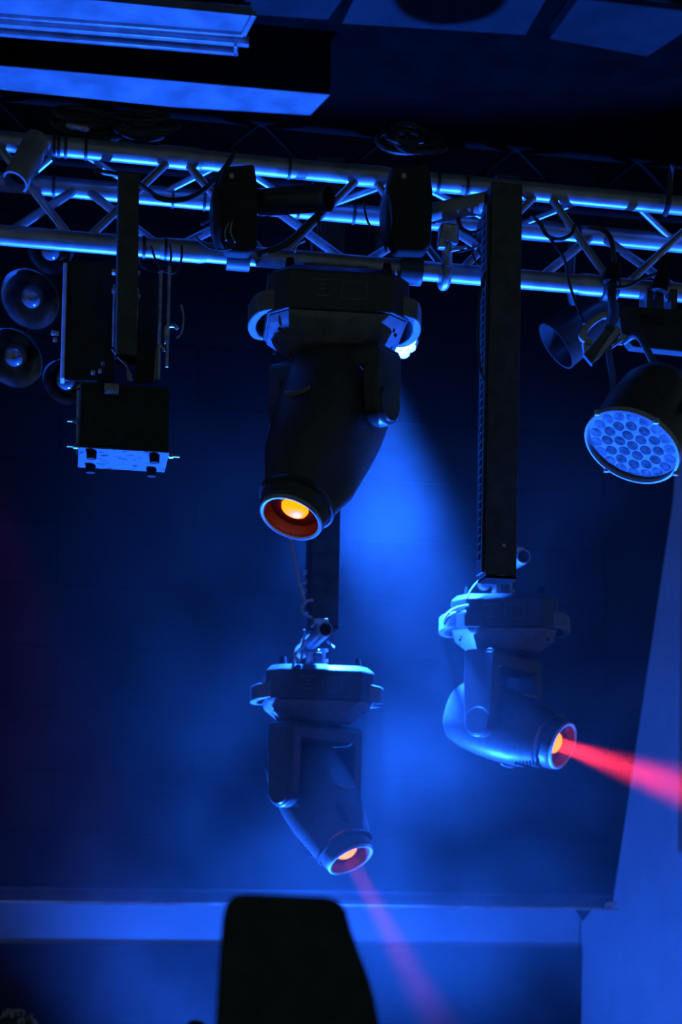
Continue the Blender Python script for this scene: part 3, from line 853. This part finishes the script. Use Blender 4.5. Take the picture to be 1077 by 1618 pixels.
# ------------------------------------------------------------------ pipe stubs, clamps and clutter on the truss
def stub(label, a, b, ya, yb_, r, material, hollow=True):
    p, q_ = P(*a, ya), P(*b, yb_)
    ax = (q_ - p).normalized()
    Ln = (q_ - p).length
    R = thing('pipe_stub', label, 'pipe', p, 'short pipes clamped across the truss')
    MB().lathe([(r * .82, Ln - 0.05), (r * .82, Ln), (r, Ln), (r, 0.0), (r * .82, 0.0), (r * .82, 0.05)], p, ax, 26, caps=False).build('pipe', material, R, org=p)
    MB().cyl(p + ax * (Ln - 0.03), p + ax * (Ln - 0.025), r * .82, n=24).build('plug', 'rubber', R, org=p)
    MB().cyl(p + ax * 0.03, p + ax * 0.035, r * .82, n=24).build('plug', 'rubber', R, org=p)
    return R


stub('bright steep pipe stub at the left end of the truss', (60, 222), (24, 288), 4.0, 3.95, 0.033, 'aluminium')
stub('black pipe stub lying across the truss above the nearest moving head', (412, 320), (519, 312), 4.03, 3.90, 0.034, 'black_gloss')
stub('dark pipe stub slanting up to the top of the long front post', (684, 338), (772, 319), 4.04, 3.93, 0.027, 'grey_paint')

# big black clamps of the nearest moving head
for (x0, x1), lab in (((344, 408), 'left of two bulky black truss clamps above the nearest moving head'), ((612, 684), 'right of two bulky black truss clamps above the nearest moving head')):
    q = P((x0 + x1) / 2, 330, 3.99)
    R = thing('truss_clamp', lab, 'clamp', q, 'bulky black truss clamps')
    pl = [P(x0 + 8, 262, 3.97), P(x1 - 6, 258, 3.97), P(x1, 300, 3.97), P(x1 - 2, 385, 3.97), P(x1 - 14, 400, 3.97), P(x0 + 14, 398, 3.97), P(x0, 370, 3.97), P(x0 - 4, 300, 3.97)]
    MB().prism(pl, (0, 0.045, 0)).build('body', 'black_matte', R, org=q, bev=0.008)
    cx_ = (x0 + x1) / 2
    X = P(cx_, 380, YA).x
    MB().lathe([(RC + 0.001, -0.03), (RC + 0.014, -0.03), (RC + 0.014, 0.03), (RC + 0.001, 0.03)], (X, YA, zA), (1, 0, 0), 26, caps=False).build('jaw', 'black_steel', R, org=q)
    MB().cyl(P(cx_ - 10, 278, 3.965), P(cx_ - 10, 278, 3.955), 0.007, n=10).build('bolt', 'worn_steel', R, org=q)
    # domed hand wheel seen edge-on
    wv = P(x0 - 2 if x0 < 500 else x0 - 2, 345, 3.97)
    MB().lathe([(0.01, -0.018), (0.05, -0.012), (0.085, 0.0), (0.05, 0.012), (0.01, 0.018)], wv, (1, -0.2, 0), 26).build('hand_wheel', 'black_plastic', R, org=q)

# pale hook clamp on the lower chord
X = P(702, 430, YA).x
q = Vector((X, YA, zA))
R = thing('hook_clamp', 'pale metal hook clamp gripping the lower chord left of the long post', 'clamp', q)
hk = [q + Vector((0, 0.030 * math.cos(a), 0.033 * math.sin(a))) for a in [PI * (0.9 + 1.25 * j / 12) for j in range(13)]]
hk = [P(711, 362, 4.0), P(706, 395, 4.0)] + hk
MB().sweep(hk, [0.014] * len(hk), 12).build('hook', 'worn_steel', R, org=q)
MB().box(P(708, 372, 4.0), (0.05, 0.045, 0.05)).build('block', 'worn_steel', R, org=q, bev=0.006)
MB().cyl(P(712, 395, 3.985), P(736, 390, 3.985), 0.006, n=10).build('bolt', 'worn_steel', R, org=q)
MB().box(P(697, 385, 3.99), (0.02, 0.03, 0.03)).build('nut', 'worn_steel', R, org=q, bev=0.004)

cables = [
    ([(150, 270), (200, 280), (232, 300), (252, 313), (282, 316), (315, 305), (350, 272), (372, 240)], 4.0, 0.007, 'cable_black', 'thick black cable sagging under the upper chord, left of the clamps'),
    ([(214, 392), (222, 418), (243, 429), (262, 426), (270, 408), (268, 385)], 3.99, 0.003, 'cable_black', 'thin cable loop hanging off the lower chord, first right of left post'),
    ([(238, 388), (245, 408), (256, 426), (275, 431), (286, 412), (287, 388)], 3.985, 0.003, 'cable_black', 'thin cable loop hanging off the lower chord, second right of left post'),
    ([(405, 402), (450, 386), (490, 350), (518, 326)], 3.97, 0.008, 'cable_black', 'thick black cable slanting down left from the black pipe stub'),
    ([(308, 374), (328, 390), (350, 395), (366, 393)], 3.98, 0.003, 'cable_black', 'short thin cable curving along the lower chord, left of the left clamp'),
    ([(361, 352), (355, 366), (357, 380)], 3.955, 0.002, 'cable_pale', 'short pale wire on the left truss clamp, left of two'),
    ([(367, 350), (364, 366), (371, 383)], 3.955, 0.002, 'cable_pale', 'short pale wire on the left truss clamp, right of two'),
    ([(574, 320), (580, 348), (592, 366), (606, 374)], 4.0, 0.003, 'cable_black', 'thin cable dropping left of the right truss clamp'),
    ([(466, 398), (470, 388), (482, 381)], 4.0, 0.0025, 'cable_pale', 'little pale wire end above the lower chord, truss centre'),
    ([(505, 330), (503, 350), (505, 372)], 4.0, 0.004, 'cable_black', 'vertical black tie hanging under the black pipe stub'),
    ([(722, 330), (727, 358), (745, 368), (768, 360), (793, 338)], 3.98, 0.006, 'cable_black', 'black cable sagging between hook clamp and long post'),
    ([(724, 398), (745, 392), (765, 382), (785, 362)], 3.98, 0.003, 'cable_black', 'thin cable running from the hook clamp bolt up to the long post'),
    ([(748, 385), (747, 402), (753, 415), (762, 421)], 3.98, 0.003, 'cable_black', 'thin cable curl just left of the long post'),
    ([(760, 378), (756, 395), (764, 408), (768, 400)], 3.98, 0.003, 'cable_black', 'second thin cable curl touching the long post'),
    ([(838, 340), (852, 352), (864, 372), (884, 378), (902, 370), (908, 355)], 3.99, 0.005, 'cable_black', 'black cable loop right of the long post'),
    ([(846, 345), (862, 368), (880, 392), (892, 412), (897, 440), (908, 475), (922, 512)], 3.98, 0.004, 'cable_black', 'long cable dropping from upper chord to the LED par bracket'),
    ([(930, 358), (950, 362), (964, 376), (969, 400), (971, 430)], 3.99, 0.007, 'cable_black', 'thick cable bending down into the left cable gland'),
    ([(1040, 432), (1015, 440), (992, 452), (970, 455)], 3.99, 0.005, 'cable_black', 'cable linking the two glands along the lower chord'),
    ([(466, 546), (461, 565), (456, 585), (450, 612), (448, 640), (455, 657), (466, 667)], 4.12, 0.0045, 'cable_pale', 'pale safety cable hanging left of the nearest moving head'),
    ([(450, 640), (447, 664), (450, 682), (461, 692), (490, 690)], 4.12, 0.0035, 'cable_pale', 'second pale cable loop just below the first, left of the nearest head'),
    ([(456, 780), (458, 842), (464, 876), (472, 915), (481, 950)], 4.98, 0.006, 'cable_pale', 'pale cable running down to the middle drop post'),
    ([(494, 948), (484, 950), (477, 959), (480, 970), (492, 976)], 4.98, 0.005, 'cable_pale', 'pale cable ring at the foot of the middle drop post'),
    ([(481, 995), (480, 1010), (474, 1022), (468, 1032), (466, 1042), (466, 1058)], 5.1, 0.004, 'cable_pale', 'thin pale wire beside the middle pipe stub, left'),
    ([(482, 1012), (478, 1022), (470, 1026), (466, 1034), (470, 1044), (476, 1040), (477, 1030)], 5.08, 0.005, 'cable_pale', 'pale wire knot on the middle light clamp'),
    ([(516, 1012), (522, 1018), (528, 1024)], 5.08, 0.004, 'cable_pale', 'short pale wire right of the middle pipe stub'),
    ([(772, 908), (756, 918), (744, 932), (737, 946)], 5.1, 0.0035, 'cable_pale', 'thin pale wire curving from the post onto the right light'),
    ([(740, 956), (722, 960), (708, 968), (700, 980)], 5.1, 0.004, 'cable_pale', 'pale cable arc left of the right light, upper of two'),
    ([(736, 966), (720, 969), (708, 976), (701, 988)], 5.1, 0.004, 'cable_pale', 'pale cable arc left of the right light, lower of two'),
    ([(318, 355), (345, 340), (372, 332)], 4.1, 0.004, 'cable_black', 'dark cable inside the truss left of the left clamp'),
]
for pts, Y, r, m_, lab in cables:
    pp = [P(x, y, Y + 0.012 * math.sin(i * 1.7)) for i, (x, y) in enumerate(pts)]
    tag(MB().sweep(smooth_path(pp), r, 8).build('cable', m_, org=pp[0]), lab, 'cable', 'loose cables on the rig')

# dark cable bundles lying on top of the truss at left
for cxp, cyp, n_, lab in ((132, 194, 9, 'dark bundle of coiled cable on top of the truss, left of the left post'), (232, 200, 10, 'dark bundle of coiled cable on top of the truss, right of the left post'), (650, 228, 7, 'dark bundle of cable on the truss above the right clamp')):
    q = P(cxp, cyp, 4.16)
    R = thing('cable_coil', lab, 'cable', q, 'coiled cable bundles on the truss')
    rnd = random.Random(cxp)
    for k2 in range(n_):
        cc = q + Vector((rnd.uniform(-.03, .03), rnd.uniform(-.02, .02), rnd.uniform(-.015, .02)))
        rx, rz = rnd.uniform(.04, .075), rnd.uniform(.025, .045)
        ph = rnd.uniform(-0.5, 0.5)
        loop = [cc + Vector((rx * math.cos(a), 0.03 * math.sin(a + ph), rz * math.sin(a))) for a in [2 * PI * j / 20 for j in range(21)]]
        MB().sweep(loop, 0.0075, 8).build('turn', 'cable_black', R, org=q)
q = P(123, 201, 4.1)
tag(MB().lathe([(0.006, -0.03), (0.010, -0.02), (0.007, 0.0), (0.010, 0.02), (0.004, 0.03)], q, (1, 0, -0.1), 10).build('connector', 'worn_steel', org=q),
    'small shiny cable connector above the left end of the truss', 'connector')
q = P(661, 212, YR)
tag(MB().sweep(smooth_path([P(658, 205, YR - .02), P(661, 213, YR - .022), P(665, 221, YR - .02)]), 0.006, 8).build('shackle', 'worn_steel', org=q), 'small bright shackle on the dim rear truss', 'shackle')

# ------------------------------------------------------------------ foreground silhouettes
YS = 2.0
sil = [(338, 1640), (345, 1520), (351, 1448), (357, 1427), (368, 1415), (384, 1412), (516, 1417), (536, 1424), (547, 1438), (555, 1468), (566, 1500), (578, 1530), (588, 1560), (595, 1590), (604, 1640)]
q = P(470, 1618, YS)
SP = thing('loudspeaker', 'black out-of-focus speaker cabinet rising into the foreground at the bottom', 'speaker', Vector((q.x, YS + 0.1, 0.0)))
so = Vector((q.x, YS + 0.1, 0.0))
front = [P(x, y, YS) for x, y in sil]
front = [Vector((front[0].x - 0.004, YS, 0.95))] + front + [Vector((front[-1].x + 0.02, YS, 0.95))]
cen = sum(front, Vector()) / len(front)
backf = [Vector((cen.x + (p.x - cen.x) * 0.86 + 0.02, YS + 0.2, cen.z + (p.z - cen.z) * 0.97)) for p in front]
MB().hexa(front, backf).build('cabinet', 'black_matte', SP, org=so, bev=0.006)
MB().box((cen.x, YS - 0.004, 1.14), (0.10, 0.008, 0.16)).build('rear_panel', 'black_steel', SP, org=so, bev=0.003)
MB().sweep([(cen.x - 0.04, YS - 0.004, 1.30), (cen.x - 0.03, YS - 0.02, 1.30), (cen.x + 0.03, YS - 0.02, 1.30), (cen.x + 0.04, YS - 0.004, 1.30)], 0.006, 8).build('grab_handle', 'rubber', SP, org=so)
MB().cyl((cen.x, YS + 0.1, 0.1), (cen.x, YS + 0.1, 0.96), 0.018, n=16).build('stand_pole', 'black_steel', SP, org=so)
for k2 in range(3):
    a_ = k2 * 2 * PI / 3 + 0.4
    MB().cyl((cen.x, YS + 0.1, 0.45), (cen.x + 0.38 * math.cos(a_), YS + 0.1 + 0.38 * math.sin(a_), 0.014), 0.012, n=10).build('stand_leg', 'black_steel', SP, org=so)
# knobbly dark bundle at the bottom left corner
q = P(28, 1622, 3.0)
R = thing('tangled_bundle', 'knobbly dark tangle with blue glints in the bottom left corner', 'bundle', q)
rnd = random.Random(4)
MB().ball(q + Vector((-0.012, 0.02, -0.035)), 0.055, 16, 10).build('core', 'black_matte', R, org=q)
for k2 in range(26):
    a_, b_ = rnd.uniform(0, 2 * PI), rnd.uniform(0.0, 1.3)
    c_ = q + Vector((-0.010, 0.02, -0.035)) + Vector((math.cos(a_) * math.sin(b_), math.sin(a_) * math.sin(b_), math.cos(b_))) * 0.055
    r1 = rnd.uniform(.006, .012)
    u_ = Vector((rnd.uniform(-1, 1), rnd.uniform(-1, 1), rnd.uniform(-1, 1))).normalized()
    w_ = u_.orthogonal().normalized()
    MB().sweep([c_ + (u_ * math.cos(t_) + w_ * math.sin(t_)) * r1 for t_ in [5.0 * j / 8 for j in range(9)]], 0.003, 6).build('curl', 'foil', R, org=q)
q = P(309, 1630, 2.6)
R = thing('domed_lamp', 'dark domed top peeking over the bottom edge, left of the speaker cabinet', 'lamp', q)
MB().lathe([(0.001, 0.020), (0.010, 0.018), (0.018, 0.010), (0.022, -0.002), (0.022, -0.06)], q, (0, 0, 1), 24).build('dome', 'black_matte', R, org=q)
MB().cyl((q.x, q.y, 0.0), (q.x, q.y, q.z - 0.055), 0.009, n=12).build('stem', 'black_steel', R, org=q)
MB().cyl((q.x, q.y, 0.0), (q.x, q.y, 0.015), 0.11, n=28).build('foot_plate', 'black_steel', R, org=q)

# ------------------------------------------------------------------ haze
HM = bpy.data.materials.new('haze')
HM.use_nodes = True
nt = HM.node_tree
nt.nodes.remove(nt.nodes['Principled BSDF'])
vs_ = nt.nodes.new('ShaderNodeVolumeScatter')
vs_.inputs['Color'].default_value = (0.9, 0.95, 1.0, 1)
vs_.inputs['Anisotropy'].default_value = 0.15
tc = nt.nodes.new('ShaderNodeTexCoord')
nz = nt.nodes.new('ShaderNodeTexNoise')
nz.inputs['Scale'].default_value = 1.9
nz.inputs['Detail'].default_value = 3.0
nz.inputs['Roughness'].default_value = 0.55
mr = nt.nodes.new('ShaderNodeMapRange')
mr.inputs['From Min'].default_value = 0.36
mr.inputs['From Max'].default_value = 0.68
mr.inputs['To Min'].default_value = 0.003
mr.inputs['To Max'].default_value = 0.040
nt.links.new(tc.outputs['Object'], nz.inputs['Vector'])
nt.links.new(nz.outputs['Fac'], mr.inputs['Value'])
sx_ = nt.nodes.new('ShaderNodeSeparateXYZ')
nt.links.new(tc.outputs['Object'], sx_.inputs[0])
prev = mr.outputs['Result']
for ax_, a0, a1, v0, v1 in (('X', -0.55, 0.85, 0.05, 1.0), ('X', 1.55, 2.3, 1.0, 0.5), ('Z', 2.7, 3.45, 1.0, 0.08), ('Z', 0.9, 1.55, 0.3, 1.0)):   # density cut at the sides, ceiling and floor to darken the lit haze there
    m2 = nt.nodes.new('ShaderNodeMapRange')
    m2.interpolation_type = 'SMOOTHSTEP'
    for k_, v_ in zip(('From Min', 'From Max', 'To Min', 'To Max'), (a0, a1, v0, v1)):
        m2.inputs[k_].default_value = v_
    nt.links.new(sx_.outputs[ax_], m2.inputs['Value'])
    mu = nt.nodes.new('ShaderNodeMath')
    mu.operation = 'MULTIPLY'
    nt.links.new(prev, mu.inputs[0])
    nt.links.new(m2.outputs['Result'], mu.inputs[1])
    prev = mu.outputs[0]
nt.links.new(prev, vs_.inputs['Density'])
nt.links.new(vs_.outputs['Volume'], nt.nodes['Material Output'].inputs['Volume'])
me = bpy.data.meshes.new('haze')
hb = MB().box((0.42, 5.36, 2.28), (4.2, 1.80, 3.9))
me.from_pydata(hb.v, [], hb.f)
me.materials.append(HM)
ho = bpy.data.objects.new('haze', me)
COL.objects.link(ho)
ho['kind'] = 'stuff'
tag(ho, 'drifting blue-lit stage haze filling the space behind the truss', 'haze')
